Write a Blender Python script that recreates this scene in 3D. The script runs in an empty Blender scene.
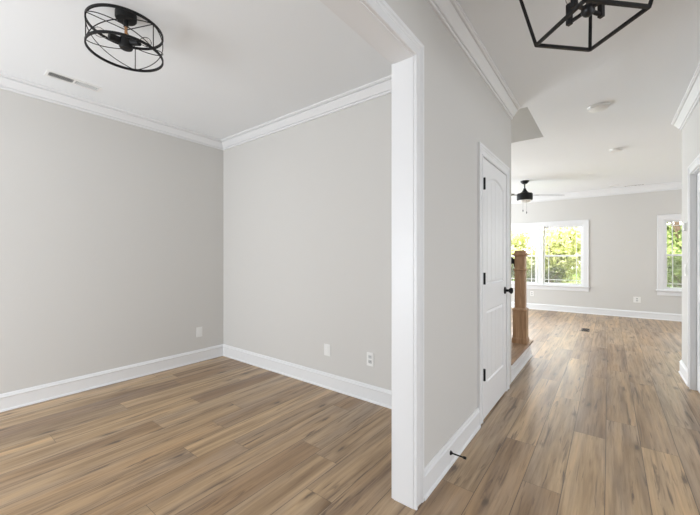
import bpy, bmesh, math, random
from mathutils import Vector, Matrix

random.seed(7)
S = bpy.context.scene
COL = S.collection
PI = math.pi

# ------------------------------------------------------------------ camera
CAM_H = 1.245
cam = bpy.data.cameras.new('camera')
cam.sensor_fit = 'HORIZONTAL'
cam.sensor_width = 36.0
cam.lens = 337.0 / 700.0 * 36.0
cam.clip_start = 0.05
cam.clip_end = 200
camo = bpy.data.objects.new('camera', cam)
COL.objects.link(camo)
camo.location = (0, 0, CAM_H)
camo.rotation_euler = (PI / 2, 0, math.atan2(259, 337))
S.camera = camo

# ------------------------------------------------------------------ view
S.view_settings.view_transform = 'Standard'
S.view_settings.look = 'None'
S.view_settings.gamma = 1
S.view_settings.use_curve_mapping = False
S.view_settings.exposure = 0.09

# ------------------------------------------------------------------ world
W = bpy.data.worlds.new('world')
S.world = W
W.use_nodes = True
bg = W.node_tree.nodes['Background']
bg.inputs['Color'].default_value = (1.0, 1.0, 1.0, 1)
bg.inputs['Strength'].default_value = 8.0


def lamp(name, kind, loc, rot, energy, size=None, color=(1, 1, 1)):
    d = bpy.data.lights.new(name, kind)
    d.energy = energy
    d.color = color
    if kind == 'AREA':
        d.shape = 'RECTANGLE'
        d.size, d.size_y = size
    o = bpy.data.objects.new(name, d)
    COL.objects.link(o)
    o.location = loc
    o.rotation_euler = rot
    return o


sun = lamp('sun', 'SUN', (6, -6, 12), (math.radians(42), 0, math.radians(28)), 5.0, color=(1, .96, .88))
sun.data.angle = math.radians(2)
DAY = (.905, .965, 1.04)
# daylight through the dining room's front window, behind the camera
lamp('dining_window_light', 'AREA', (-2.7, -2.5, 1.05), (math.radians(106), 0, 0), 106, (2.2, 1.6), DAY)
# unseen fill added on the right to brighten the hall's left wall
lamp('added_side_fill', 'AREA', (2.8, .9, 1.3), (math.radians(80), 0, math.radians(90)), 78, (4.6, 2.0), DAY)
# unseen area lights added at both living room sides to brighten it
lamp('living_left_fill', 'AREA', (-4.3, 7.0, 1.3), (math.radians(96), 0, math.radians(-90)), 185, (3.2, 2.0), (.885, .965, 1.04))
lamp('living_right_fill', 'AREA', (4.3, 7.0, 1.3), (math.radians(96), 0, math.radians(90)), 60, (3.2, 2.0), DAY)
# unseen fill added overhead so the shaft walls do not go dark
lamp('stairwell_fill', 'AREA', (-1.8, 4.15, 5.0), (0, 0, 0), 14, (1.6, .7))


# ------------------------------------------------------------------ materials
def new_mat(name):
    m = bpy.data.materials.new(name)
    m.use_nodes = True
    nt = m.node_tree
    b = nt.nodes['Principled BSDF']
    return m, nt, b


def paint(name, col, rough=.6, spec=.3, bump=.0, bscale=400, metal=0.0, var=.0):
    m, nt, b = new_mat(name)
    b.inputs['Base Color'].default_value = (*col, 1)
    b.inputs['Roughness'].default_value = rough
    b.inputs['Metallic'].default_value = metal
    b.inputs['Specular IOR Level'].default_value = spec
    tc = nt.nodes.new('ShaderNodeTexCoord')
    n = nt.nodes.new('ShaderNodeTexNoise')
    n.inputs['Scale'].default_value = bscale
    n.inputs['Detail'].default_value = 3
    nt.links.new(tc.outputs['Object'], n.inputs['Vector'])
    if bump:
        bp = nt.nodes.new('ShaderNodeBump')
        bp.inputs['Strength'].default_value = bump
        bp.inputs['Distance'].default_value = .002
        nt.links.new(n.outputs['Fac'], bp.inputs['Height'])
        nt.links.new(bp.outputs['Normal'], b.inputs['Normal'])
    if var:
        mx = nt.nodes.new('ShaderNodeMix')
        mx.data_type = 'RGBA'
        mx.inputs[6].default_value = (*[c * (1 - var) for c in col], 1)
        mx.inputs[7].default_value = (*[min(1, c * (1 + var)) for c in col], 1)
        nt.links.new(n.outputs['Fac'], mx.inputs[0])
        nt.links.new(mx.outputs[2], b.inputs['Base Color'])
    return m


def math_node(nt, op, a, b=None, c=None):
    n = nt.nodes.new('ShaderNodeMath')
    n.operation = op
    for i, v in enumerate((a, b, c)):
        if v is None:
            continue
        if isinstance(v, (int, float)):
            n.inputs[i].default_value = v
        else:
            nt.links.new(v, n.inputs[i])
    return n.outputs[0]


def ramp(nt, fac, stops):
    r = nt.nodes.new('ShaderNodeValToRGB')
    el = r.color_ramp.elements
    while len(el) < len(stops):
        el.new(.5)
    for e, (p, c) in zip(el, stops):
        e.position = p
        e.color = (*c, 1)
    if fac is not None:
        nt.links.new(fac, r.inputs[0])
    return r.outputs[0]


def mixc(nt, fac, a, b, mode='MIX'):
    mx = nt.nodes.new('ShaderNodeMix')
    mx.data_type = 'RGBA'
    mx.blend_type = mode
    for idx, v in ((0, fac), (6, a), (7, b)):
        if isinstance(v, (int, float)):
            mx.inputs[idx].default_value = v
        elif isinstance(v, tuple):
            mx.inputs[idx].default_value = (*v, 1)
        else:
            nt.links.new(v, mx.inputs[idx])
    return mx.outputs[2]


def combine(nt, x, y, z):
    n = nt.nodes.new('ShaderNodeCombineXYZ')
    for i, v in enumerate((x, y, z)):
        if isinstance(v, (int, float)):
            n.inputs[i].default_value = v
        else:
            nt.links.new(v, n.inputs[i])
    return n.outputs[0]


def noise(nt, vec, scale, detail=4, rough=.55, dist=0.0):
    n = nt.nodes.new('ShaderNodeTexNoise')
    n.inputs['Scale'].default_value = scale
    n.inputs['Detail'].default_value = detail
    n.inputs['Roughness'].default_value = rough
    n.inputs['Distortion'].default_value = dist
    nt.links.new(vec, n.inputs['Vector'])
    return n.outputs['Fac']


def plank_floor():
    m, nt, b = new_mat('oak_plank_floor')
    PW, PL = .183, 1.45
    tc = nt.nodes.new('ShaderNodeTexCoord')
    sp = nt.nodes.new('ShaderNodeSeparateXYZ')
    nt.links.new(tc.outputs['Object'], sp.inputs[0])
    X, Y = sp.outputs[0], sp.outputs[1]
    u = math_node(nt, 'DIVIDE', math_node(nt, 'ADD', X, .017 + PW * 60), PW)
    ui = math_node(nt, 'FLOOR', u)
    uf = math_node(nt, 'FRACT', u)
    wn = nt.nodes.new('ShaderNodeTexWhiteNoise')
    wn.noise_dimensions = '1D'
    nt.links.new(ui, wn.inputs['W'])
    v = math_node(nt, 'ADD', math_node(nt, 'DIVIDE', math_node(nt, 'ADD', Y, 30), PL), wn.outputs['Value'])
    vi = math_node(nt, 'FLOOR', v)
    vf = math_node(nt, 'FRACT', v)
    w2 = nt.nodes.new('ShaderNodeTexWhiteNoise')
    w2.noise_dimensions = '2D'
    nt.links.new(combine(nt, ui, vi, 0), w2.inputs['Vector'])
    r1 = w2.outputs['Value']
    sc = nt.nodes.new('ShaderNodeSeparateColor')
    nt.links.new(w2.outputs['Color'], sc.inputs[0])
    r2, r3 = sc.outputs[1], sc.outputs[2]
    # plank tone
    base = ramp(nt, r1, [(0.0, (.280, .172, .092)), (.22, (.385, .254, .142)), (.45, (.430, .296, .172)),
                         (.65, (.395, .284, .182)), (.85, (.475, .328, .186)), (1.0, (.520, .360, .205))])
    off = math_node(nt, 'MULTIPLY', r2, 37.0)
    off2 = math_node(nt, 'MULTIPLY', r3, 53.0)
    # wide soft cathedral bands
    vec1 = combine(nt, math_node(nt, 'ADD', math_node(nt, 'MULTIPLY', X, 15.0), off),
                   math_node(nt, 'ADD', math_node(nt, 'MULTIPLY', Y, .9), off2), off)
    n1 = noise(nt, vec1, 1.0, 3, .5, .6)
    band = ramp(nt, n1, [(.28, (.44, .37, .31)), (.43, (.82, .79, .75)), (.57, (1.10, 1.09, 1.07)), (.75, (1.32, 1.27, 1.18))])
    c1 = mixc(nt, .95, base, band, 'MULTIPLY')
    # grey wash
    n1b = noise(nt, combine(nt, math_node(nt, 'ADD', math_node(nt, 'MULTIPLY', X, 7.0), off2), math_node(nt, 'MULTIPLY', Y, 1.1), off), 1.0, 3, .5)
    gw = math_node(nt, 'MULTIPLY', ramp(nt, n1b, [(.42, (0, 0, 0)), (.68, (1, 1, 1))]), .30)
    c1 = mixc(nt, gw, c1, (.36, .305, .262))
    # fine grain
    vec2 = combine(nt, math_node(nt, 'ADD', math_node(nt, 'MULTIPLY', X, 70.0), off),
                   math_node(nt, 'ADD', math_node(nt, 'MULTIPLY', Y, 3.2), off2), off2)
    n2 = noise(nt, vec2, 1.0, 5, .65)
    g = ramp(nt, n2, [(.26, (.46, .41, .37)), (.42, (.88, .86, .84)), (.55, (1.02, 1.02, 1.02)), (.75, (1.16, 1.15, 1.13))])
    c2 = mixc(nt, .75, c1, g, 'MULTIPLY')
    # dark mineral streaks
    n3 = noise(nt, combine(nt, math_node(nt, 'ADD', math_node(nt, 'MULTIPLY', X, 34.0), off2),
                           math_node(nt, 'ADD', math_node(nt, 'MULTIPLY', Y, 2.1), off), off), 1.0, 4, .6, .8)
    c2 = mixc(nt, ramp(nt, n3, [(.31, (.85, .85, .85)), (.42, (0, 0, 0))]), c2, (.11, .068, .042))
    # knots
    vo = nt.nodes.new('ShaderNodeTexVoronoi')
    vo.voronoi_dimensions = '2D'
    vo.inputs['Scale'].default_value = 1.0
    kv = combine(nt, math_node(nt, 'ADD', math_node(nt, 'MULTIPLY', X, 5.4), off),
                 math_node(nt, 'ADD', math_node(nt, 'MULTIPLY', Y, 1.55), off2), 0)
    kn = noise(nt, combine(nt, math_node(nt, 'MULTIPLY', X, 30), math_node(nt, 'MULTIPLY', Y, 9), off), 1, 3)
    add = nt.nodes.new('ShaderNodeVectorMath')
    add.operation = 'ADD'
    nt.links.new(kv, add.inputs[0])
    nt.links.new(combine(nt, math_node(nt, 'MULTIPLY', kn, .22), math_node(nt, 'MULTIPLY', kn, .16), 0), add.inputs[1])
    nt.links.new(add.outputs[0], vo.inputs['Vector'])
    kcol = nt.nodes.new('ShaderNodeSeparateColor')
    nt.links.new(vo.outputs['Color'], kcol.inputs[0])
    keep = math_node(nt, 'GREATER_THAN', kcol.outputs[0], .62)
    kr = ramp(nt, vo.outputs['Distance'], [(.0, (1, 1, 1)), (.04, (.85, .85, .85)), (.08, (.35, .35, .35)), (.15, (0, 0, 0))])
    kf = math_node(nt, 'MULTIPLY', math_node(nt, 'MULTIPLY', kr, keep), .85)
    c3 = mixc(nt, kf, c2, (.070, .045, .030))
    # seams
    su = math_node(nt, 'LESS_THAN', math_node(nt, 'ABSOLUTE', math_node(nt, 'SUBTRACT', uf, .5)), .5 - .0021 / PW)
    sv = math_node(nt, 'LESS_THAN', math_node(nt, 'ABSOLUTE', math_node(nt, 'SUBTRACT', vf, .5)), .5 - .0012 / PL)
    seam = math_node(nt, 'MULTIPLY', su, sv)
    c4 = mixc(nt, seam, mixc(nt, .7, c3, (.06, .04, .025)), c3)
    nt.links.new(c4, b.inputs['Base Color'])
    rr = ramp(nt, n2, [(.3, (.40, .40, .40)), (.7, (.30, .30, .30))])
    nt.links.new(rr, b.inputs['Roughness'])
    b.inputs['Specular IOR Level'].default_value = .6
    bp = nt.nodes.new('ShaderNodeBump')
    bp.inputs['Strength'].default_value = .25
    bp.inputs['Distance'].default_value = .0012
    hgt = math_node(nt, 'ADD', math_node(nt, 'MULTIPLY', n2, .35), math_node(nt, 'MULTIPLY', seam, .6))
    nt.links.new(hgt, bp.inputs['Height'])
    nt.links.new(bp.outputs['Normal'], b.inputs['Normal'])
    return m


def raw_oak(name='unfinished_oak', axis=2, c0=(.37, .215, .115), c1=(.56, .36, .21)):
    m, nt, b = new_mat(name)
    tc = nt.nodes.new('ShaderNodeTexCoord')
    sp = nt.nodes.new('ShaderNodeSeparateXYZ')
    nt.links.new(tc.outputs['Object'], sp.inputs[0])
    k = [22.0, 22.0, 22.0]
    k[axis] = 2.6
    vec = combine(nt, *[math_node(nt, 'MULTIPLY', sp.outputs[i], k[i]) for i in range(3)])
    n1 = noise(nt, vec, 1.0, 3, .5, 1.3)
    k2 = [140.0] * 3
    k2[axis] = 7.0
    n2 = noise(nt, combine(nt, *[math_node(nt, 'MULTIPLY', sp.outputs[i], k2[i]) for i in range(3)]), 1.0, 3, .6)
    c = ramp(nt, n1, [(.32, c0), (.5, tuple((a + d) / 2 for a, d in zip(c0, c1))), (.66, c1)])
    c = mixc(nt, .6, c, ramp(nt, n2, [(.3, (.7, .66, .62)), (.6, (1.05, 1.05, 1.05))]), 'MULTIPLY')
    nt.links.new(c, b.inputs['Base Color'])
    b.inputs['Roughness'].default_value = .5
    return m


def glass_mat(name, tint=(1, 1, 1), ior=1.3):
    m = bpy.data.materials.new(name)
    m.use_nodes = True
    nt = m.node_tree
    nt.nodes.clear()
    out = nt.nodes.new('ShaderNodeOutputMaterial')
    tr = nt.nodes.new('ShaderNodeBsdfTransparent')
    tr.inputs[0].default_value = (*tint, 1)
    gl = nt.nodes.new('ShaderNodeBsdfGlossy')
    gl.inputs['Roughness'].default_value = .02
    lw = nt.nodes.new('ShaderNodeFresnel')
    lw.inputs['IOR'].default_value = ior
    mx = nt.nodes.new('ShaderNodeMixShader')
    nt.links.new(lw.outputs[0], mx.inputs[0])
    nt.links.new(tr.outputs[0], mx.inputs[1])
    nt.links.new(gl.outputs[0], mx.inputs[2])
    nt.links.new(mx.outputs[0], out.inputs[0])
    return m


def screen_mat():
    m = bpy.data.materials.new('insect_screen_mesh')
    m.use_nodes = True
    nt = m.node_tree
    nt.nodes.clear()
    out = nt.nodes.new('ShaderNodeOutputMaterial')
    tr = nt.nodes.new('ShaderNodeBsdfTransparent')
    df = nt.nodes.new('ShaderNodeBsdfDiffuse')
    df.inputs[0].default_value = (.3, .3, .3, 1)
    mx = nt.nodes.new('ShaderNodeMixShader')
    mx.inputs[0].default_value = .32
    nt.links.new(tr.outputs[0], mx.inputs[1])
    nt.links.new(df.outputs[0], mx.inputs[2])
    nt.links.new(mx.outputs[0], out.inputs[0])
    return m


def leaf_mat(name, a, b_, trans=.35):
    m = bpy.data.materials.new(name)
    m.use_nodes = True
    nt = m.node_tree
    nt.nodes.clear()
    out = nt.nodes.new('ShaderNodeOutputMaterial')
    tc = nt.nodes.new('ShaderNodeTexCoord')
    n = noise(nt, tc.outputs['Object'], 3.0, 4, .7)
    c = ramp(nt, n, [(.35, a), (.65, b_)])
    df = nt.nodes.new('ShaderNodeBsdfDiffuse')
    tl = nt.nodes.new('ShaderNodeBsdfTranslucent')
    nt.links.new(c, df.inputs[0])
    nt.links.new(c, tl.inputs[0])
    mx = nt.nodes.new('ShaderNodeMixShader')
    mx.inputs[0].default_value = trans
    nt.links.new(df.outputs[0], mx.inputs[1])
    nt.links.new(tl.outputs[0], mx.inputs[2])
    nt.links.new(mx.outputs[0], out.inputs[0])
    return m


M = {}
M['wall'] = paint('greige_wall_paint', (.665, .648, .618), .7, .2, .06, 300)
M['ceil'] = paint('flat_white_ceiling_paint', (.868, .88, .886), .85, .1, .05, 250)
M['trim'] = paint('white_trim_paint', (.82, .82, .82), .38, .4, .02, 60)
M['door'] = paint('white_door_paint', (.83, .83, .83), .42, .4, .03, 90)
M['floor'] = plank_floor()
M['oak'] = raw_oak()
M['oak_tread'] = raw_oak('oak_tread', 1, (.30, .19, .115), (.46, .31, .20))
M['black'] = paint('matte_black_metal', (.009, .009, .0095), .5, .25, .04, 200)
M['blackg'] = paint('satin_black_metal', (.010, .010, .011), .35, .35, .02, 200)
M['plastic'] = paint('white_plastic', (.86, .855, .83), .35, .5, .01, 80)
M['plasticgrey'] = paint('pale_grey_plastic', (.60, .60, .59), .4, .5, .01, 80)
M['slot'] = paint('dark_slot', (.02, .02, .02), .8, .1, .01, 80)
M['vinyl'] = paint('white_vinyl', (.88, .88, .88), .35, .45, .01, 80)
M['glass'] = glass_mat('window_glass')
M['screen'] = screen_mat()
M['bulb'] = glass_mat('clear_bulb_glass', (.97, .955, .94), 1.12)
M['brass'] = paint('brass', (.50, .28, .14), .35, .5, .01, 80, metal=.9)
M['opal'] = paint('opal_glass', (.88, .87, .85), .3, .5, .01, 60)
M['blade'] = paint('grey_wood_blade', (.33, .31, .29), .5, .3, .05, 30, var=.1)
M['bronze'] = paint('brown_register_metal', (.09, .065, .045), .45, .5, .02, 90)
M['rubber'] = paint('black_rubber', (.015, .015, .015), .7, .3, .02, 90)
M['lawn'] = paint('lawn', (.16, .26, .05), .9, .1, .3, 60, var=.4)
M['bark'] = paint('bark', (.12, .085, .06), .9, .1, .5, 40, var=.4)
M['leafA'] = leaf_mat('yellow_green_leaves', (.33, .37, .12), (.66, .65, .36))
M['leafB'] = leaf_mat('mid_green_leaves', (.10, .16, .05), (.40, .46, .19))
M['leafC'] = leaf_mat('grey_green_leaves', (.06, .075, .036), (.19, .21, .11))


# ------------------------------------------------------------------ mesh helpers
class MB:
    def __init__(self):
        self.bm = bmesh.new()

    def box(self, lo, hi, rot=None, bev=0):
        c = [(a + b) / 2 for a, b in zip(lo, hi)]
        s = [abs(b - a) for a, b in zip(lo, hi)]
        mat = Matrix.Translation(c) @ (rot.to_4x4() if rot else Matrix.Identity(4)) @ Matrix.Diagonal((*s, 1))
        r = bmesh.ops.create_cube(self.bm, size=1, matrix=mat)
        if bev:
            es = {e for v in r['verts'] for e in v.link_edges}
            bmesh.ops.bevel(self.bm, geom=list(es), offset=bev, segments=2, profile=.6, affect='EDGES')
        return self

    def beam(self, a, b, w, h=None, up=(0, 0, 1), bev=0):
        """square bar from a to b"""
        h = h or w
        a, b = Vector(a), Vector(b)
        d = (b - a)
        L = d.length
        z = d.normalized()
        upv = Vector(up)
        if abs(z.dot(upv)) > .98:
            upv = Vector((1, 0, 0))
        x = upv.cross(z).normalized()
        y = z.cross(x)
        rot = Matrix((x, y, z)).transposed()
        mat = Matrix.Translation((a + b) / 2) @ rot.to_4x4() @ Matrix.Diagonal((w, h, L, 1))
        r = bmesh.ops.create_cube(self.bm, size=1, matrix=mat)
        if bev:
            es = {e for v in r['verts'] for e in v.link_edges}
            bmesh.ops.bevel(self.bm, geom=list(es), offset=bev, segments=2, affect='EDGES')
        return self

    def cyl(self, a, b, r, r2=None, n=20):
        a, b = Vector(a), Vector(b)
        d = b - a
        q = d.to_track_quat('Z', 'Y')
        mat = Matrix.Translation((a + b) / 2) @ q.to_matrix().to_4x4()
        bmesh.ops.create_cone(self.bm, cap_ends=True, segments=n, radius1=r, radius2=r if r2 is None else r2, depth=d.length, matrix=mat)
        return self

    def lathe(self, prof, loc=(0, 0, 0), axis=(0, 0, 1), n=28):
        q = Vector(axis).to_track_quat('Z', 'Y').to_matrix().to_4x4()
        mt = Matrix.Translation(loc) @ q
        rings = []
        for r, z in prof:
            if r < 1e-6:
                rings.append([self.bm.verts.new(mt @ Vector((0, 0, z)))])
            else:
                rings.append([self.bm.verts.new(mt @ Vector((r * math.cos(2 * PI * i / n), r * math.sin(2 * PI * i / n), z))) for i in range(n)])
        for p, q_ in zip(rings, rings[1:]):
            for i in range(n):
                j = (i + 1) % n
                vs = [p[i % len(p)], p[j % len(p)], q_[j % len(q_)], q_[i % len(q_)]]
                u = []
                for v in vs:
                    if v not in u:
                        u.append(v)
                if len(u) > 2:
                    try:
                        self.bm.faces.new(u)
                    except ValueError:
                        pass
        return self

    def tube(self, pts, r, n=8, closed=False):
        pts = [Vector(p) for p in pts]
        N = len(pts)
        rings = []
        prev = None
        for i, p in enumerate(pts):
            if closed:
                t = (pts[(i + 1) % N] - pts[i - 1]).normalized()
            else:
                t = (pts[min(i + 1, N - 1)] - pts[max(i - 1, 0)]).normalized()
            ref = prev if prev is not None else (Vector((0, 0, 1)) if abs(t.z) < .95 else Vector((1, 0, 0)))
            x = (ref - t * ref.dot(t)).normalized()
            prev = x
            y = t.cross(x)
            rings.append([self.bm.verts.new(p + (x * math.cos(2 * PI * k / n) + y * math.sin(2 * PI * k / n)) * r) for k in range(n)])
        rng = range(N) if closed else range(N - 1)
        for i in rng:
            a, b = rings[i], rings[(i + 1) % N]
            for k in range(n):
                self.bm.faces.new((a[k], a[(k + 1) % n], b[(k + 1) % n], b[k]))
        if not closed:
            self.bm.faces.new(rings[0][::-1])
            self.bm.faces.new(rings[-1])
        return self

    def poly(self, pts, thick_vec):
        """prism: planar polygon extruded by thick_vec"""
        t = Vector(thick_vec)
        a = [self.bm.verts.new(Vector(p)) for p in pts]
        b = [self.bm.verts.new(Vector(p) + t) for p in pts]
        self.bm.faces.new(a[::-1])
        self.bm.faces.new(b)
        for i in range(len(a)):
            j = (i + 1) % len(a)
            self.bm.faces.new((a[i], a[j], b[j], b[i]))
        return self

    def sweep(self, path, prof, mp, segs=None):
        """closed profile (offset to the left of the path, height) swept along 2D path with mitres; mp(a,b,c)->xyz"""
        P = [Vector(p) for p in path]
        N = len(P)
        norms = []
        for i in range(N):
            ns = []
            if i > 0:
                d = (P[i] - P[i - 1]).normalized()
                ns.append(Vector((-d.y, d.x)))
            if i < N - 1:
                d = (P[i + 1] - P[i]).normalized()
                ns.append(Vector((-d.y, d.x)))
            if len(ns) == 2:
                m = (ns[0] + ns[1]).normalized()
                m = m / max(.2, m.dot(ns[0]))
            else:
                m = ns[0]
            norms.append(m)
        for i in (segs if segs is not None else range(N - 1)):
            rings = []
            for k in (i, i + 1):
                rings.append([self.bm.verts.new(mp(*(P[k] + norms[k] * o), h)) for o, h in prof])
            n = len(prof)
            for k in range(n):
                j = (k + 1) % n
                self.bm.faces.new((rings[0][k], rings[0][j], rings[1][j], rings[1][k]))
            self.bm.faces.new(rings[0][::-1])
            self.bm.faces.new(rings[1])
        return self

    def build(self, name, mat, parent=None, smooth=False, bevel=0, loc=None):
        bmesh.ops.recalc_face_normals(self.bm, faces=self.bm.faces)
        me = bpy.data.meshes.new(name)
        if loc is not None:
            bmesh.ops.translate(self.bm, verts=self.bm.verts, vec=-Vector(loc))
        self.bm.to_mesh(me)
        self.bm.free()
        o = bpy.data.objects.new(name, me)
        COL.objects.link(o)
        me.materials.append(mat)
        if loc is not None:
            o.location = loc
        if parent:
            o.parent = parent
        if smooth:
            for p in me.polygons:
                p.use_smooth = True
            md = o.modifiers.new('edge', 'EDGE_SPLIT')
            md.split_angle = math.radians(38)
        if bevel:
            md = o.modifiers.new('bevel', 'BEVEL')
            md.width = bevel
            md.segments = 2
            md.limit_method = 'ANGLE'
        return o


def empty(name, loc, rz=0):
    o = bpy.data.objects.new(name, None)
    COL.objects.link(o)
    o.location = loc
    o.rotation_euler = (0, 0, rz)
    o.empty_display_size = .05
    return o


def tag(o, label=None, cat=None, group=None, kind=None):
    if label:
        o['label'] = label
    if cat:
        o['category'] = cat
    if group:
        o['group'] = group
    if kind:
        o['kind'] = kind
    return o


def struct(o, label, cat):
    return tag(o, label, cat, None, 'structure')


def copy_tree(o, parent=None):
    c = o.copy()
    COL.objects.link(c)
    if parent:
        c.parent = parent
    for ch in [x for x in bpy.data.objects if x.parent == o]:
        copy_tree(ch, c)
    return c


# ------------------------------------------------------------------ room dimensions
CZ = 2.71                      # ceiling height
XL = -3.90                     # dining room left wall
YB = 2.425                     # dining room back wall
XR0, XR1 = -0.876, -0.768      # partition between dining room and hall
YE = 3.62                      # end of the partition at the stairs
XW = 0.622                     # hall right wall
YW = 5.06                      # its end
YF = 9.13                      # far wall
HX0, HX1, HY0, HY1 = -3.6, -0.63, 3.65, 4.68   # stairwell opening in the ceiling
YBACK = -2.78
LX0, LX1 = -4.6, 4.6           # living room sides

# ------------------------------------------------------------------ floor and ceiling
o = MB().box((-4.75, YBACK, -.12), (4.75, YF + .15, 0)).build('floor', M['floor'])
struct(o, 'brown oak plank floor running through dining room, hall and living room', 'floor')

m = MB()
T = .10
m.box((-4.75, YBACK, CZ), (4.75, HY0, CZ + T))
m.box((-4.75, HY1, CZ), (4.75, YF + .15, CZ + T))
m.box((HX1, HY0, CZ), (4.75, HY1, CZ + T))
m.box((-4.75, HY0, CZ), (HX0, HY1, CZ + T))
o = m.build('ceiling', M['ceil'])
struct(o, 'flat white ceiling over all rooms', 'ceiling')

# upper stairwell shaft, seen through the ceiling opening
m = MB()
zt = 5.2
m.box((HX0 - .1, HY1 - .008, CZ + .002), (HX1 + .008, HY1 + .1, zt))
m.box((HX0 - .1, HY0 - .1, CZ + T), (HX1 + .1, HY0, zt))
m.box((HX1, HY0, CZ + T), (HX1 + .1, HY1, zt))
m.box((HX0 - .1, HY0, CZ + T), (HX0, HY1, zt))
m.box((HX0 - .1, HY0 - .1, zt), (HX1 + .1, HY1 + .1, zt + .1))
o = m.build('wall_stairwell', M['wall'])
struct(o, 'greige wall of the upper stairwell seen through the ceiling opening', 'wall')


# ------------------------------------------------------------------ walls
def wall_x(name, x0, x1, y0, y1, holes, label, z1=CZ):
    """wall slab running along Y with rectangular holes (ya, yb, za, zb)"""
    m = MB()
    y = y0
    for ya, yb, za, zb in sorted(holes):
        m.box((x0, y, 0), (x1, ya, z1))
        if za > 0:
            m.box((x0, ya, 0), (x1, yb, za))
        m.box((x0, ya, zb), (x1, yb, z1))
        y = yb
    m.box((x0, y, 0), (x1, y1, z1))
    return struct(m.build(name, M['wall']), label, 'wall')


def wall_y(name, y0, y1, x0, x1, holes, label, z1=CZ):
    m = MB()
    x = x0
    for xa, xb, za, zb in sorted(holes):
        m.box((x, y0, 0), (xa, y1, z1))
        if za > 0:
            m.box((xa, y0, 0), (xb, y1, za))
        m.box((xa, y0, zb), (xb, y1, z1))
        x = xb
    m.box((x, y0, 0), (x1, y1, z1))
    return struct(m.build(name, M['wall']), label, 'wall')


D1 = (2.628, 3.378, 2.019)      # closet door rough opening (y0, y1, z)
D2 = (3.70, 4.49, 2.042)        # right hall door
OPEN = (-1.1, 1.53, 2.26)       # cased opening between dining room and hall
wall_x('wall_left', XL - .12, XL, YBACK, YB + .12, [], 'greige left wall of the empty dining room')
wall_y('wall_back', YB, YB + .12, XL, XR0, [], 'greige back wall of the dining room with two outlets')
wall_x('wall_hall_left', XR0, XR1, YBACK, YE, [(OPEN[0], OPEN[1], 0, OPEN[2]), (D1[0], D1[1], 0, D1[2])],
       'greige partition between dining room and hall')
wall_y('wall_stair_side', YE - .11, YE, LX0, XR0, [], 'greige wall beside the stairs behind the hall partition')
wall_x('wall_hall_right', XW, XW + .12, YBACK, YW, [(-1.4, 3.3, 0, 2.3), (D2[0], D2[1], 0, D2[2])], 'greige right wall of the hall')  # wide unseen opening added so the side fill reaches the hall
wall_y('wall_living_near', YW - .12, YW, XW + .12, LX1, [], 'greige near wall of the living room')
W1 = (-2.17, -0.449, .60, 1.992)
W2 = (0.862, 1.66, .60, 2.005)
wall_y('wall_far', YF, YF + .15, LX0 - .12, LX1 + .12, [W1, W2], 'greige far wall of the living room with two windows')
wall_x('wall_far_left', LX0 - .12, LX0, YE, YF, [], 'greige left wall of the living room')
wall_x('wall_far_right', LX1, LX1 + .12, YW - .12, YF, [], 'greige right wall of the living room')

wall_y('wall_front', -2.9, -2.78, XL - .12, LX1, [], 'greige front wall behind the camera')
wall_x('wall_added_side_room', 3.2, 3.32, -2.78, YW - .12, [], 'greige far wall of an unseen side room added for the fill light')  # closes the unseen room added to hold the side fill

# ------------------------------------------------------------------ crown moulding
CR = [(0, -.100), (.012, -.100), (.015, -.096), (.015, -.086), (.010, -.084), (.010, -.080), (.022, -.078), (.030, -.066),
      (.046, -.046), (.058, -.032), (.060, -.026), (.054, -.024), (.054, -.020), (.070, -.019), (.076, -.014), (.082, -.012), (.082, 0), (0, 0)]
CRC = [(a, CZ + b) for a, b in CR]
plan = lambda a, b, c: Vector((a, b, c))
o = MB().sweep([(XR0, YBACK), (XR0, YB), (XL, YB), (XL, YBACK)], CRC, plan).build('trim_1', M['trim'])
struct(o, 'white crown moulding around the dining room ceiling', 'moulding')
o = MB().sweep([(XR1, YE), (XR1, YBACK)], CRC, plan).build('trim_2', M['trim'])
struct(o, 'white crown moulding along the left wall of the hall', 'moulding')
o = MB().sweep([(XW, YBACK), (XW, YW)], CRC, plan).build('trim_3', M['trim'])
struct(o, 'white crown moulding along the right wall of the hall', 'moulding')
o = MB().sweep([(LX1, YW), (LX1, YF), (LX0, YF), (LX0, YE)], [(p, CZ + (q - CZ) * 1.35) for p, q in CRC], plan).build('trim_4', M['trim'])
struct(o, 'white crown moulding around the living room ceiling', 'moulding')

# ------------------------------------------------------------------ baseboards
BS = [(0, 0), (.024, 0), (.024, .006), (.021, .014), (.015, .018), (.015, .106), (.019, .112), (.019, .118), (.012, .124), (.010, .134), (.005, .142), (0, .142)]
YC = OPEN[1] + .069            # outer edge of the opening's casing
path = [(XR0, YC), (XR0, YB), (XL, YB), (XL, YBACK)]
struct(MB().sweep(path, BS, plan, [0]).build('baseboard_dining_right', M['trim']), 'white baseboard on the dining side of the partition', 'baseboard')
struct(MB().sweep(path, BS, plan, [1]).build('baseboard_back', M['trim']), 'white baseboard along the dining room back wall', 'baseboard')
struct(MB().sweep(path, BS, plan, [2]).build('baseboard_left', M['trim']), 'white baseboard along the dining room left wall', 'baseboard')
struct(MB().sweep([(XR1, D1[0] - .088), (XR1, YC)], BS, plan).build('baseboard_hall_left', M['trim']),
       'white baseboard in the hall between cased opening and closet door', 'baseboard')
struct(MB().sweep([(XW, D2[1] + .085), (XW, YW), (LX1, YW)], BS, plan).build('baseboard_hall_right', M['trim']),
       'white baseboard wrapping the end of the hall right wall', 'baseboard')
struct(MB().sweep([(LX1, YW), (LX1, YF), (LX0, YF), (LX0, YE)], BS, plan, [1]).build('baseboard_far', M['trim']),
       'white baseboard along the living room far wall', 'baseboard')

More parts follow.
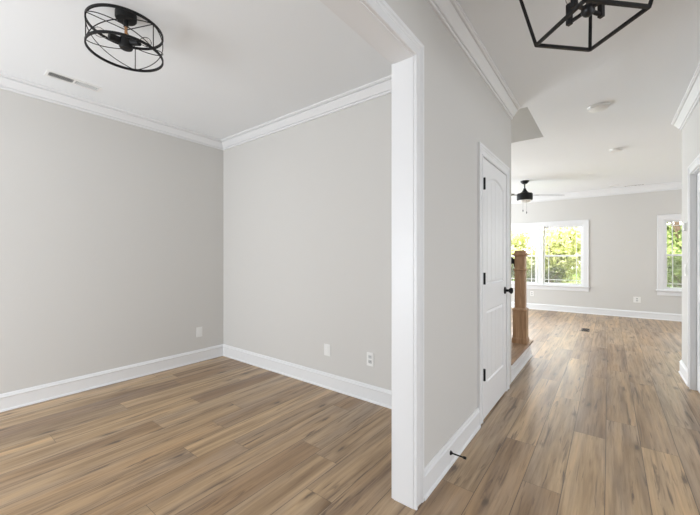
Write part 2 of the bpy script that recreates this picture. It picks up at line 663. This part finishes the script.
# ------------------------------------------------------------------ cased opening: jambs, head, casings
CAS = [(0, 0), (0, .015), (.003, .018), (.011, .018), (.014, .014), (.016, .011), (.048, .011), (.051, .014), (.056, .015), (.059, .012), (.062, .013), (.068, .019), (.082, .020), (.085, .016), (.085, 0)]


def casing(y0, y1, z1, x, sx, bottom=0):
    """door casing around an opening y0..y1, head at z1, on the wall face x facing sx"""
    mp = lambda a, b, c: Vector((x + sx * c, a, b))
    return MB().sweep([(y0, bottom), (y0, z1), (y1, z1), (y1, bottom)], CAS, mp)


o = MB()
o.box((XR0 - .002, OPEN[1] - .02, 0), (XR1 + .002, OPEN[1], OPEN[2] - .02))
o.box((XR0 - .002, OPEN[0], 0), (XR1 + .002, OPEN[0] + .02, OPEN[2] - .02))
o.box((XR0 - .002, OPEN[0], OPEN[2] - .02), (XR1 + .002, OPEN[1], OPEN[2]))
struct(o.build('trim_5', M['trim'], bevel=.0015), 'white jamb lining of the opening between dining room and hall', 'jamb')
for x, sx, nm, lb in ((XR1, 1, 'trim_6', 'white casing on the hall side of the dining room opening'),
                      (XR0, -1, 'trim_7', 'white casing on the dining room side of the opening')):
    struct(casing(OPEN[0] + .016, OPEN[1] - .016, OPEN[2] - .016, x, sx).build(nm, M['trim']), lb, 'casing')


# ------------------------------------------------------------------ doors
def lever_hinge(par, y, z, x, sx, h=.089):
    m = MB()
    m.cyl((x + sx * .007, y, z - h / 2), (x + sx * .007, y, z + h / 2), .010, n=12)
    m.box((x - .001, y - .016, z - h / 2 + .003), (x + sx * .0035, y + .016, z + h / 2 - .003))
    return m.build('hinge', M['black'], par)


def panel_door(y0, y1, ztop, x, sx, thick=.035):
    """two-panel door, arched upper panel, vertical plank grooves; front face at x facing sx; one mesh"""
    m = MB()
    w = y1 - y0
    z0 = .012
    st = .095
    rec = .009
    a, b = y0 + st, y1 - st
    xb = x - sx * thick
    # panels: (za, zb, arch)
    lo = (.265, .835)
    up = (1.030, 1.845)
    rise = .055

    def arch(t):
        return up[1] + rise * (1 - (2 * t - 1) ** 2)
    mk = lambda yy, zz, dx=0.0: Vector((x - sx * dx, yy, zz))
    # frame front faces as prisms
    ext = Vector((-sx * thick, 0, 0))
    m.poly([mk(y0, z0), mk(a, z0), mk(a, ztop), mk(y0, ztop)], ext)
    m.poly([mk(b, z0), mk(y1, z0), mk(y1, ztop), mk(b, ztop)], ext)
    m.poly([mk(a, z0), mk(b, z0), mk(b, lo[0]), mk(a, lo[0])], ext)
    m.poly([mk(a, lo[1]), mk(b, lo[1]), mk(b, up[0]), mk(a, up[0])], ext)
    n = 16
    top = [mk(a + (b - a) * i / n, arch(i / n)) for i in range(n + 1)]
    for i in range(n):
        p, q = top[i], top[i + 1]
        m.poly([p, q, mk(q.y, ztop), mk(p.y, ztop)], ext)
    return m, mk, a, b, lo, up, arch, rec


def door_panel(y0, y1, za, zb, x, sx, archf=None):
    """recessed panel with raised plank field: sticking slope then planks with V grooves"""
    m = MB()
    rec, inset = .010, .030
    n = 20
    def zt(y, ins=0.0):
        if archf is None:
            return zb - ins
        return archf((y - y0) / (y1 - y0)) - ins
    mk = lambda yy, zz, dx: m.bm.verts.new((x - sx * dx, yy, zz))
    # outline loops: outer (at face), groove (recessed), inner field (slightly raised)
    def loop(ins, dx):
        pts = [(y0 + ins, za + ins), (y1 - ins, za + ins)]
        ys = [y1 - ins - (y1 - y0 - 2 * ins) * i / n for i in range(n + 1)]
        for y in ys:
            if archf is None:
                z = zb - ins
            else:
                t = (y - (y0 + ins)) / (y1 - y0 - 2 * ins)
                z = archf(t) - ins
            pts.append((y, z))
        return [mk(a, b, dx) for a, b in pts]
    loops = [loop(0, 0.0005), loop(.010, rec), loop(.016, rec), loop(inset, .004)]
    for A, B in zip(loops, loops[1:]):
        k = len(A)
        for i in range(k):
            j = (i + 1) % k
            m.bm.faces.new((A[i], A[j], B[j], B[i]))
    # field planks with grooves
    f0, f1 = y0 + inset, y1 - inset
    cnt = 4
    g = .004
    pw = (f1 - f0) / cnt
    def zf(y):
        return (archf((y - f0) / (f1 - f0)) - inset) if archf else zb - inset
    for i in range(cnt):
        ya = f0 + i * pw
        yb = ya + pw
        stops = []
        if i > 0:
            stops.append((ya, .009))
            stops.append((ya + g, .004))
        else:
            stops.append((ya, .004))
        for t in (.25, .5, .75):
            stops.append((ya + pw * t, .004))
        if i < cnt - 1:
            stops.append((yb - g, .004))
            stops.append((yb, .009))
        else:
            stops.append((yb, .004))
        for (p, dp), (q, dq) in zip(stops, stops[1:]):
            m.bm.faces.new((mk(p, za + inset, dp), mk(q, za + inset, dq), mk(q, zf(q), dq), mk(p, zf(p), dp)))
    return m


def make_door(name, label, y0, y1, x, sx, hinge_low_y, hinges=True, ztop=2.024):
    """door slab (as structure) with panels, hinges and knob"""
    m, mk, a, b, lo, up, arch, rec = panel_door(y0, y1, ztop, x, sx)
    # backing so the recess is closed behind
    m.box((x - sx * .034, a - .01, .1), (x - sx * .020, b + .01, 1.98))
    d = struct(m.build(name, M['door']), label, 'door')
    door_panel(a, b, lo[0], lo[1], x, sx).build('lower_panel', M['door'], d)
    door_panel(a, b, up[0], up[1], x, sx, arch).build('arched_panel', M['door'], d)
    hy = y0 - .001 if hinge_low_y else y1 + .001
    for z in ((.355, 1.085, 1.805) if hinges else ()):
        h = lever_hinge(d, hy, z, x, sx)
        tag(h, 'black hinge')
    if True:
        ky = y1 - .058 if hinge_low_y else y0 + .058
        k = MB().lathe([(0, 0), (.032, 0), (.032, .006), (.026, .010), (.012, .012), (.011, .034), (.018, .040), (.027, .050),
                        (.028, .058), (.024, .066), (.012, .071), (0, .072)], (x, ky, .945), (sx, 0, 0)).build('door_knob', M['black'], d, smooth=True)
        tag(k, 'round black door knob')
    return d


def jamb(y0, y1, z, x0, x1, name, label):
    m = MB()
    m.box((x0, y0, 0), (x1, y0 + .014, z))
    m.box((x0, y1 - .014, 0), (x1, y1, z))
    m.box((x0, y0 + .014, z - .015), (x1, y1 - .014, z))
    return struct(m.build(name, M['trim']), label, 'jamb')


make_door('door_1', 'white two-panel closet door with black knob on the left of the hall', 2.645, 3.361, XR1 + .012, 1, True, ztop=2.001)
jamb(D1[0], D1[1], D1[2], XR0, XR1 + .001, 'trim_8', 'white jamb around the closet door')
struct(casing(D1[0] - .003, D1[1] - .004, D1[2] - .008, XR1, 1).build('trim_9', M['trim']), 'white casing around the closet door', 'casing')
make_door('door_2', 'white door at the right edge set in the hall right wall', D2[0] + .017, D2[1] - .017, XW + .03, -1, False, False)
jamb(D2[0], D2[1], D2[2], XW - .001, XW + .12, 'trim_10', 'white jamb around the right hall door')
mp = lambda a, b, c: Vector((XW - c, a, b))
struct(casing(D2[0] + .008, D2[1] - .008, D2[2] - .008, XW, -1).build('trim_11', M['trim']), 'white casing around the right hall door', 'casing')


# ------------------------------------------------------------------ windows
def sash(par, x0, x1, z0, z1, y, vmunt, hmunt, name):
    fr = .038
    m = MB()
    d = .032
    m.box((x0, y, z0), (x0 + fr, y + d, z1))
    m.box((x1 - fr, y, z0), (x1, y + d, z1))
    m.box((x0 + fr, y, z1 - fr), (x1 - fr, y + d, z1))
    m.box((x0 + fr, y, z0), (x1 - fr, y + d, z0 + fr))
    s = m.build(name, M['vinyl'], par, bevel=.003)
    MB().box((x0 + fr, y + .014, z0 + fr), (x1 - fr, y + .018, z1 - fr)).build('pane', M['glass'], s)
    g = MB()
    for v in vmunt:
        g.box((v - .007, y + .004, z0 + fr), (v + .007, y + .0135, z1 - fr))
    for h in hmunt:
        g.box((x0 + fr, y + .005, h - .007), (x1 - fr, y + .0130, h + .007))
    g.build('muntin', M['vinyl'], s)
    return s


def window_unit(par, x0, x1, z0, z1):
    y = YF + .03
    zm = z0 + (z1 - z0) * .493
    mar = .135
    sash(par, x0 + .016, x1 - .016, zm - .019, z1 - .016, y + .036, (x0 + mar, x1 - mar), (z1 - .125,), 'upper_sash')
    sash(par, x0 + .016, x1 - .016, z0 + .014, zm + .019, y, (x0 + mar, x1 - mar), (z0 + .125,), 'lower_sash')
    MB().box((x0 + .03, y + .075, z0 + .02), (x1 - .03, y + .078, zm)).build('insect_screen', M['screen'], par)


def window(name, label, hole, mullions):
    x0, x1, z0, z1 = hole
    e = struct(empty(name, ((x0 + x1) / 2, YF, z0)), label, 'window')
    loc = e.location.copy()
    parts = []
    m = MB()          # frame lining
    m.box((x0, YF, z0), (x0 + .016, YF + .15, z1))
    m.box((x1 - .016, YF, z0), (x1, YF + .15, z1))
    m.box((x0 + .016, YF, z1 - .016), (x1 - .016, YF + .15, z1))
    m.box((x0 + .016, YF, z0), (x1 - .016, YF + .15, z0 + .014))
    m.build('window_frame', M['vinyl'], e)
    for xm in mullions:
        MB().box((xm - .045, YF - .004, z0 + .014), (xm + .045, YF + .12, z1 - .016)).build('mullion', M['trim'], e, bevel=.003)
    mpf = lambda a, b, c: Vector((a, YF - c, b))
    # casing: head and two sides standing on the stool
    MB().sweep([(x1, z0), (x1, z1), (x0, z1), (x0, z0)], [(-a, b) for a, b in [(-.004, 0), (-.004, .012), (.075, .016), (.088, .020), (.095, .016), (.095, 0)]], mpf).build('window_casing', M['trim'], e)
    MB().box((x0 - .115, YF - .05, z0 - .022), (x1 + .115, YF + .02, z0)).build('window_stool', M['trim'], e, bevel=.004)
    MB().box((x0 - .095, YF - .016, z0 - .112), (x1 + .095, YF, z0 - .022)).build('apron', M['trim'], e, bevel=.003)
    edges = [x0] + [v for xm in mullions for v in (xm - .045, xm + .045)] + [x1]
    for i in range(0, len(edges), 2):
        window_unit(e, edges[i], edges[i + 1], z0, z1)
    for ch in [c for c in bpy.data.objects if c.parent == e]:
        ch.location = -loc
    return e


window('window_1', 'double white window with prairie muntins behind the newel post', W1, [-1.3095])
window('window_2', 'single white window with prairie muntins at the right of the far wall', W2, [])

# ------------------------------------------------------------------ stairs
st = empty('staircase', (-.785, 4.2, 0))
tag(st, 'foot of the stairs with oak treads and white risers beyond the closet door', 'staircase')
SY0, SY1 = YE + .002, 4.80
run, rise = .255, .198
nst = 6
for i in range(nst):
    x = -.792 - i * run
    y1 = SY1 if i == 0 else 4.66
    z = i * rise
    m = MB().box((x - run, SY0, z + .0005), (x, y1, z + rise - .026))
    if i == 0:
        m.box((x, SY0, 0), (x + .010, y1, .085), bev=.003)
        m.box((x, SY0, rise - .05), (x + .008, y1, rise - .026))
        m.sweep([(x, y1), (x, SY0)], [(0, 0), (.022, 0), (.020, .012), (.010, .018), (0, .018)], lambda a, b, c: Vector((a, b, c)))
    r = m.build('riser', M['trim'], st)
    r.location = -st.location
    m = MB().box((x - run - .002, SY0, z + rise - .026), (x + .030, y1 + (.025 if i == 0 else 0), z + rise), bev=.009)
    t = m.build('tread', M['oak_tread'], st)
    t.location = -st.location

ra = empty('stair_railing', (-.866, 4.585, rise))
tag(ra, 'square oak newel post and handrail standing on the bottom stair tread', 'railing')
nx, ny = -.866, 4.585


def sq(m, h, z0, z1, bev=.003):
    m.box((nx - h, ny - h, z0), (nx + h, ny + h, z1), bev=bev)
    return m


def sqprof(pts):
    """square 'lathe' : stacked frusta of half-width h at height z"""
    m = MB()
    loops = []
    for h, z in pts:
        loops.append([m.bm.verts.new((nx + a * h, ny + b * h, z)) for a, b in ((-1, -1), (1, -1), (1, 1), (-1, 1))])
    m.bm.faces.new(loops[0][::-1])
    m.bm.faces.new(loops[-1])
    for A, B in zip(loops, loops[1:]):
        for i in range(4):
            j = (i + 1) % 4
            m.bm.faces.new((A[i], A[j], B[j], B[i]))
    return m


def rpart(mb, name, mat, parent=ra):
    o = mb.build(name, mat, parent)
    if parent is ra:
        o.location = -ra.location
    return o


np_ = rpart(sqprof([(.056, .60), (.056, 1.272), (.056, 1.290)]), 'newel_post', M['oak'])
rpart(sqprof([(.074, rise), (.074, .590), (.079, .596), (.079, .610), (.068, .620), (.058, .630)]), 'newel_base', M['oak'])
rpart(sqprof([(.082, rise + .0005), (.082, rise + .050), (.077, rise + .062), (.074, rise + .070)]), 'skirt_moulding', M['oak'])
rpart(sqprof([(.057, 1.080), (.070, 1.086), (.070, 1.097), (.057, 1.103)]), 'collar', M['oak'])
rpart(sqprof([(.057, 1.258), (.062, 1.264), (.066, 1.272), (.081, 1.276), (.081, 1.290), (.060, 1.294), (.058, 1.324), (.052, 1.332), (.030, 1.334)]), 'newel_cap', M['oak'])
m = MB()
hr0, hr1 = Vector((nx - .06, ny, 1.175)), Vector((nx - 1.25, ny, 1.175 + 1.2 * rise / run))
m.beam(hr0, hr1, .058, .062, bev=.014)
o = rpart(m, 'handrail', M['black'])
m = MB().cyl((nx - .058, ny, 1.178), (nx - .070, ny, 1.178), .052, n=24)
rpart(m, 'rosette', M['black'])
for i in range(1, 4):
    for k in (.35, .8):
        xb = -.792 - i * run - run * k + .02
        zt_ = 1.175 + (nx - xb) * rise / run - .03
        rpart(MB().beam((xb, ny, (i + 1) * rise - .001), (xb, ny, zt_), .014), 'baluster', M['black'])

# ------------------------------------------------------------------ dining room drum light
dx, dy = -2.30, .785
dl = tag(empty('cage_ceiling_light', (dx, dy, CZ)), 'round black wire drum ceiling light with bare bulbs over the dining room', 'ceiling light')


def dpart(mb, name, mat, par=None, smooth=False):
    return mb.build(name, mat, par or dl, smooth=smooth)


ZT, ZB, RR = 2.617 - CZ, 2.472 - CZ, .1935
dpart(MB().lathe([(0, 0), (.056, 0), (.056, -.034), (.051, -.041), (0, -.043)], n=36), 'canopy', M['black'], smooth=True)
dpart(MB().cyl((0, 0, -.042), (0, 0, -.152), .008), 'stem', M['brass'])
dpart(MB().cyl((0, 0, -.042), (0, 0, -.082), .013), 'stem_collar', M['black'])


def ring(z, r, w, h):
    m = MB()
    n = 72
    pf = [(r - w / 2, z - h / 2), (r + w / 2, z - h / 2), (r + w / 2, z + h / 2), (r - w / 2, z + h / 2), (r - w / 2, z - h / 2)]
    m.lathe(pf, n=n)
    bmesh.ops.remove_doubles(m.bm, verts=m.bm.verts, dist=1e-6)
    return m


dpart(ring(ZT, RR, .008, .014), 'top_ring', M['black'])
dpart(ring(ZB, RR, .008, .014), 'bottom_ring', M['black'])
angs = [math.radians(a) for a in (25, 146, 265)]
for a in angs:
    c, s = math.cos(a) * RR, math.sin(a) * RR
    dpart(MB().cyl((c, s, ZB), (c, s, ZT), .0028, n=8), 'upright_bar', M['black'])
    dpart(MB().cyl((0, 0, ZT - .006), (c, s, ZT), .0026, n=8), 'spoke', M['black'])
for i in range(3):
    a0, a1 = angs[i], angs[(i + 1) % 3]
    if a1 < a0:
        a1 += 2 * PI
    for z0, z1 in ((ZB, ZT), (ZT, ZB)):
        pts = []
        for k in range(25):
            t = k / 24
            a = a0 + (a1 - a0) * t
            pts.append((math.cos(a) * RR, math.sin(a) * RR, z0 + (z1 - z0) * t))
        dpart(MB().tube(pts, .0027, 6), 'cage_wire', M['black'], smooth=True)
dpart(MB().lathe([(0, -.150), (.028, -.150), (.036, -.158), (.036, -.204), (.031, -.212), (0, -.214)], n=24), 'hub', M['black'], smooth=True)
for a in (30, 270):
    ar = math.radians(a)
    d = Vector((math.cos(ar), math.sin(ar), -.06)).normalized()
    p0 = Vector((0, 0, -.174))
    sk = MB().lathe([(0, .02), (.008, .02), (.008, .036), (.019, .038), (.020, .086), (.017, .088), (0, .088)], p0, d, 20)
    so = dpart(sk, 'socket', M['black'], smooth=True)
    bl = MB().lathe([(.011, .086), (.012, .095), (.020, .112), (.026, .130), (.024, .146), (.014, .158), (0, .162)], p0, d, 20)
    dpart(bl, 'bulb', M['bulb'], so, smooth=True)

# ------------------------------------------------------------------ hall lantern
lx, ly = -.073, 1.802
ln = tag(empty('lantern_pendant', (lx, ly, CZ)), 'black open-frame square lantern hanging over the hall', 'ceiling light')
zb, zt = 2.25 - CZ, 2.60 - CZ
hb, ht = .200, .200 + .27 * .35
dirs = [(-1, 0), (0, 1), (1, 0), (0, -1)]
cb = [Vector((a * hb, b * hb, zb)) for a, b in dirs]
ct = [Vector((a * ht, b * ht, zt)) for a, b in dirs]
for i in range(4):
    j = (i + 1) % 4
    MB().beam(cb[i], cb[j], .014, bev=.0015).build('bottom_bar', M['blackg'], ln)
    MB().beam(ct[i], ct[j], .014, bev=.0015).build('top_bar', M['blackg'], ln)
    MB().beam(cb[i] - Vector((0, 0, .004)), ct[i], .014, up=(dirs[i][1], -dirs[i][0], 0), bev=.0015).build('corner_post', M['blackg'], ln)
    MB().beam(ct[i], (dirs[i][0] * .02, dirs[i][1] * .02, zt + .05), .010).build('roof_bar', M['blackg'], ln)
MB().lathe([(0, 0), (.062, 0), (.062, -.022), (.05, -.028), (0, -.028)], n=32).build('canopy', M['blackg'], ln, smooth=True)
MB().cyl((0, 0, -.026), (0, 0, 2.33 - CZ), .008, n=16).build('stem', M['blackg'], ln)
MB().lathe([(0, 2.345 - CZ), (.020, 2.345 - CZ), (.026, 2.335 - CZ), (.026, 2.318 - CZ), (.018, 2.306 - CZ), (.010, 2.300 - CZ), (0, 2.299 - CZ)], n=24).build('hub', M['blackg'], ln, smooth=True)
for a in (58, 148, 238, 328):
    ar = math.radians(a)
    d = Vector((math.cos(ar), math.sin(ar), 0))
    z = 2.327 - CZ
    arm = MB().beam(d * .02 + Vector((0, 0, z)), d * .085 + Vector((0, 0, z)), .013, bev=.001).build('arm', M['blackg'], ln)
    p = d * .085
    cs = MB().box((p.x - .010, p.y - .010, z - .010), (p.x + .010, p.y + .010, z + .085), rot=Matrix.Rotation(ar, 3, 'Z'), bev=.001).build('candle_sleeve', M['blackg'], arm)
    MB().lathe([(.006, .083), (.013, .098), (.017, .115), (.012, .138), (.004, .158), (0, .162)], (p.x, p.y, z), n=16).build('bulb', M['bulb'], arm, smooth=True)

# ------------------------------------------------------------------ living room ceiling fan
fx, fy = -1.28, 7.156
fan = tag(empty('ceiling_fan', (fx, fy, CZ)), 'black ceiling fan with pale blades and pull chains in the living room', 'ceiling fan')
MB().lathe([(0, 0), (.075, 0), (.072, -.018), (.045, -.050), (.018, -.060), (0, -.060)], n=32).build('canopy', M['black'], fan, smooth=True)
MB().cyl((0, 0, -.055), (0, 0, -.155), .012).build('downrod', M['black'], fan)
MB().lathe([(0, -.140), (.020, -.142), (.028, -.170), (.055, -.210), (.085, -.232), (.125, -.240), (.136, -.250), (.138, -.300),
            (.136, -.362), (.120, -.370), (0, -.370)], n=40).build('motor_housing', M['black'], fan, smooth=True)
for k in range(2):
    a = math.radians(40 + 180 * k)
    R = Matrix.Rotation(a, 4, 'Z') @ Matrix.Rotation(math.radians(9), 4, 'X')
    m = MB()
    prof = []
    L0, L1 = .22, .77
    for i in range(13):
        t = i / 12
        w = .052 + .018 * math.sin(min(1, t * 1.2) * PI / 2)
        if t > .9:
            w *= math.sqrt(max(.05, 1 - ((t - .9) / .1) ** 2 * .85))
        prof.append((L0 + (L1 - L0) * t, w))
    pts = [Vector((x, -w, 0)) for x, w in prof] + [Vector((x, w, 0)) for x, w in reversed(prof)]
    m.poly(pts, (0, 0, .006))
    bmesh.ops.transform(m.bm, verts=m.bm.verts, matrix=Matrix.Translation((0, 0, -.268)) @ R)
    b_ = m.build('blade', M['blade'], fan)
    m = MB().box((.10, -.018, -.004), (.27, .018, 0))
    bmesh.ops.transform(m.bm, verts=m.bm.verts, matrix=Matrix.Translation((0, 0, -.268)) @ R)
    m.build('blade_bracket', M['black'], b_)
MB().lathe([(.112, -.369), (.114, -.378), (.100, -.396), (.070, -.408), (0, -.413)], n=36).build('light_bowl', M['opal'], fan, smooth=True)
for px, py, z1 in ((-.006, -.130, -.565), (.050, -.095, -.60)):
    ch = MB().cyl((px, py, -.360), (px, py, z1), .0014, n=6).build('pull_chain', M['black'], fan)
    MB().lathe([(0, z1 + .004), (.006, z1), (.009, z1 - .02), (.006, z1 - .036), (0, z1 - .04)], (px, py, 0), n=12).build('fob', M['black'], ch, smooth=True)


# ------------------------------------------------------------------ ceiling discs
def disc(name, x, y, r, h, label, cat):
    e = tag(empty(name, (x, y, CZ)), label, cat)
    MB().lathe([(0, 0), (r, 0), (r, -.006), (r * .96, -.010), (0, -.010)], n=40).build('base_plate', M['plastic'], e, smooth=True)
    MB().lathe([(r * .86, -.009), (r * .84, -h * .8), (r * .74, -h), (0, -h - .001)], n=40).build('body', M['plastic'], e, smooth=True)
    return e


disc('ceiling_disc', -.080, 4.06, .092, .030, 'larger round white ceiling disc just past the hall lantern', 'ceiling disc')
disc('smoke_detector', .076, 5.81, .078, .026, 'smaller round white detector on the ceiling between disc and living room', 'smoke detector')
disc('recessed_light', .080, 8.70, .075, .012, 'tiny flat white disc on the living room ceiling near the far wall', 'ceiling disc')


# ------------------------------------------------------------------ vents
def ceiling_vent(x, y, lx_, ly_, label, halves=True):
    """slatted register, long along its larger side"""
    e = tag(empty('ceiling_vent', (x, y, CZ)), label, 'vent')
    a, b = lx_ / 2, ly_ / 2
    f = .018
    m = MB()
    m.box((-a, -b, -.006), (a, -b + f, 0))
    m.box((-a, b - f, -.006), (a, b, 0))
    m.box((-a, -b + f, -.006), (-a + f, b - f, 0))
    m.box((a - f, -b + f, -.006), (a, b - f, 0))
    along_y = ly_ > lx_
    if along_y:
        m.box((-a + f, -.008, -.006), (a - f, .008, 0))
    else:
        m.box((-.008, -b + f, -.006), (.008, b - f, 0))
    m.build('frame', M['plastic'], e)
    MB().box((-a + f, -b + f, -.0012), (a - f, b - f, -.0004)).build('dark_duct', M['slot'], e)
    m = MB()
    L = (b if along_y else a) - f
    n = 13
    for sgn in (-1, 1):
        for i in range(n):
            t = .012 + (L - .014) * (i + .5) / n
            rot = Matrix.Rotation(math.radians(-38 * sgn), 3, 'X' if along_y else 'Y')
            if along_y:
                m.box((-a + f, sgn * t - .0029, -.0048), (a - f, sgn * t + .0029, -.0038), rot=rot)
            else:
                m.box((sgn * t - .0029, -b + f, -.0048), (sgn * t + .0029, b - f, -.0038), rot=rot)
    m.build('louvres', M['plastic'], e)
    return e


ceiling_vent(-3.525, .825, .115, .36, 'white slatted ceiling vent in the dining room beside the wire drum light')
ceiling_vent(.40, 8.93, .34, .11, 'white slatted ceiling vent in the living room close to the far wall')

fr = tag(empty('floor_register', (-.32, 7.05, 0)), 'small brown floor register on the living room floor', 'vent')
m = MB()
m.box((-.06, -.15, 0), (.06, .15, .004))
m.build('frame', M['bronze'], fr)
m = MB()
for i in range(12):
    y = -.125 + i * .0227
    m.box((-.042, y - .006, .0040), (.042, y + .006, .0046))
m.build('slots', M['slot'], fr)


# ------------------------------------------------------------------ outlets, switches, thermostat
def plate(name, loc, rz, label, cat, kind, group=None, w=.072, h=.118):
    """faces local -Y before rotation"""
    e = tag(empty(name, loc, rz), label, cat, group)
    m = MB().box((-w / 2, -.006, -h / 2), (w / 2, 0, h / 2), bev=.002)
    m.build('cover_plate', M['plastic'], e)
    if kind == 'duplex':
        for z in (-.021, .021):
            r = MB().box((-.017, -.009, z - .0145), (.017, -.005, z + .0145), bev=.0015).build('receptacle', M['plasticgrey'], e)
            s = MB()
            s.box((-.009, -.0094, z - .002), (-.006, -.0088, z + .007))
            s.box((.006, -.0094, z - .002), (.009, -.0088, z + .007))
            s.box((-.002, -.0094, z - .010), (.002, -.0088, z - .006))
            s.build('slots', M['slot'], r)
    elif kind == 'decora':
        r = MB().box((-.0165, -.009, -.033), (.0165, -.005, .033), bev=.0015).build('receptacle', M['plastic'], e)
    elif kind == 'switch':
        MB().box((-.0165, -.010, -.033), (.0165, -.005, .033), bev=.0015).build('rocker', M['plastic'], e)
    elif kind == 'switch2':
        for x in (-.023, .023):
            MB().box((x - .0165, -.010, -.033), (x + .0165, -.005, .033), bev=.0015).build('rocker', M['plastic'], e)
    return e


plate('wall_outlet', (XL, 2.105, .352), PI / 2, 'white outlet on the left wall near the dining room corner', 'outlet', 'decora')
plate('blank_wall_plate', (-2.137, YB, .362), 0, 'plain white wall plate on the dining back wall, left of the outlet', 'wall plate', 'decora', w=.075, h=.112)
plate('wall_outlet', (-1.640, YB, .364), 0, 'white duplex outlet on the dining back wall nearest the white post', 'outlet', 'duplex')
plate('wall_outlet', (-1.475, YF, .375), 0, 'white outlet under the double window beside the newel post', 'outlet', 'duplex')
plate('wall_outlet', (.458, YF, .373), 0, 'white outlet on the far wall left of the single window', 'outlet', 'duplex', w=.115)
plate('light_switch', (XW, 4.80, 1.115), -PI / 2, 'white light switch on the hall right wall below the thermostat', 'switch', 'switch2', w=.117)
th = tag(empty('thermostat', (XW, 4.80, 1.555), -PI / 2), 'small white thermostat on the hall right wall above the switch', 'thermostat')
MB().box((-.062, -.006, -.045), (.062, 0, .045), bev=.003).build('back_plate', M['plastic'], th)
MB().box((-.055, -.022, -.039), (.055, -.006, .039), bev=.004).build('case', M['plastic'], th)
MB().box((-.030, -.0226, -.012), (.030, -.0218, .022)).build('display', M['plasticgrey'], th)

# ------------------------------------------------------------------ door stop on the hall baseboard
ds = tag(empty('door_stop', (XR1 + .015, 1.967, .076)), 'black rod door stop screwed to the hall baseboard', 'door stop')
MB().lathe([(0, 0), (.013, 0), (.013, .003), (.008, .010), (.005, .014), (0, .014)], (0, 0, 0), (1, 0, 0), 16).build('flange', M['black'], ds, smooth=True)
MB().cyl((.010, 0, 0), (.082, 0, 0), .0042, n=12).build('rod', M['black'], ds)
MB().lathe([(0, .078), (.0075, .078), (.008, .090), (.006, .094), (0, .094)], (0, 0, 0), (1, 0, 0), 16).build('rubber_tip', M['rubber'], ds, smooth=True)

# ------------------------------------------------------------------ outdoors
o = MB().box((-30, YF + .16, -.5), (30, 60, -.35)).build('ground', M['lawn'])
struct(o, 'lawn behind the house', 'ground')


def tree(name, x, y, h, r, mat, label, n=2600, leaf=.10, low=0.0, group=None, squash=1.0):
    e = tag(empty(name, (x, y, -.35)), label, 'tree' if 'tree' in name else 'shrub', group)
    rnd = random.Random(int(x * 31 + y * 17) + n)
    m = MB()
    m.tube([(0, 0, 0), (.03 * h, .02, h * .3), (0, .05, h * .62)], max(.04, r * .045), 8)
    for k in range(5):
        a = k * 1.26 + rnd.random()
        m.tube([(0.02 * h, 0, h * (.25 + .06 * k)), (math.cos(a) * r * .5, math.sin(a) * r * .5, h * (.5 + .06 * k))], max(.015, r * .018), 6)
    m.build('trunk', M['bark'], e, smooth=True)
    m = MB()
    # crown of overlapping leaf clumps
    clumps = []
    for k in range(16):
        a = rnd.random() * 2 * PI
        q = math.sqrt(rnd.random()) * .72
        z = low + (h - low) * (.18 + .7 * rnd.random())
        fall = math.sqrt(max(.08, 1 - ((z - low) / (h - low) - .45) ** 2 * 2.2))
        clumps.append((math.cos(a) * q * r * fall, math.sin(a) * q * r * fall, z, r * (.28 + .22 * rnd.random())))
    for k in range(n):
        cx, cy, cz, cr = clumps[k % len(clumps)]
        d = Vector((rnd.gauss(0, 1), rnd.gauss(0, 1), rnd.gauss(0, 1) * .8)).normalized()
        p = Vector((cx, cy, cz)) + d * cr * (.55 + .5 * rnd.random())
        if p.z < .03:
            p.z = .03 + rnd.random() * .1
        nrm = (d + Vector((rnd.gauss(0, .5), rnd.gauss(0, .5), rnd.gauss(0, .5)))).normalized()
        t = nrm.orthogonal().normalized()
        t = (Matrix.Rotation(rnd.random() * 6.28, 3, nrm) @ t)
        s = nrm.cross(t)
        L = leaf * (.6 + .8 * rnd.random())
        wv = L * .42
        vs = [m.bm.verts.new(p - t * L * .5), m.bm.verts.new(p + s * wv * .6 + nrm * L * .05), m.bm.verts.new(p + t * L * .5), m.bm.verts.new(p - s * wv * .6 + nrm * L * .05)]
        m.bm.faces.new(vs)
    me = bpy.data.meshes.new('foliage')
    m.bm.to_mesh(me)
    m.bm.free()
    fo = bpy.data.objects.new('foliage', me)
    COL.objects.link(fo)
    me.materials.append(mat)
    fo.parent = e
    return e


tree('garden_tree', -3.75, 17.5, 2.95, 1.0, M['leafA'], 'yellow-green tree seen through the left half of the double window', 3000, .16, .5)
tree('leafy_shrub', -1.65, 15.4, 3.2, 1.9, M['leafA'], 'bright yellow-green bush filling the right half of the double window', 7500, .16, .05)
tree('low_shrub', -1.45, 11.9, 1.55, .62, M['leafC'], 'grey-green low bush behind the lower right pane of the double window', 3000, .10)
tree('round_shrub', -2.95, 12.2, 1.45, .70, M['leafC'], 'rounded grey-green bush behind the lower left pane of the double window', 3000, .10)
tree('broad_tree', 1.65, 14.4, 4.6, 1.5, M['leafB'], 'tall green leafy tree filling the single window', 6500, .17, .1)
tree('bushy_shrub', 1.45, 11.6, 1.8, .7, M['leafB'], 'green bush at the foot of the tree behind the single window', 2600, .11)
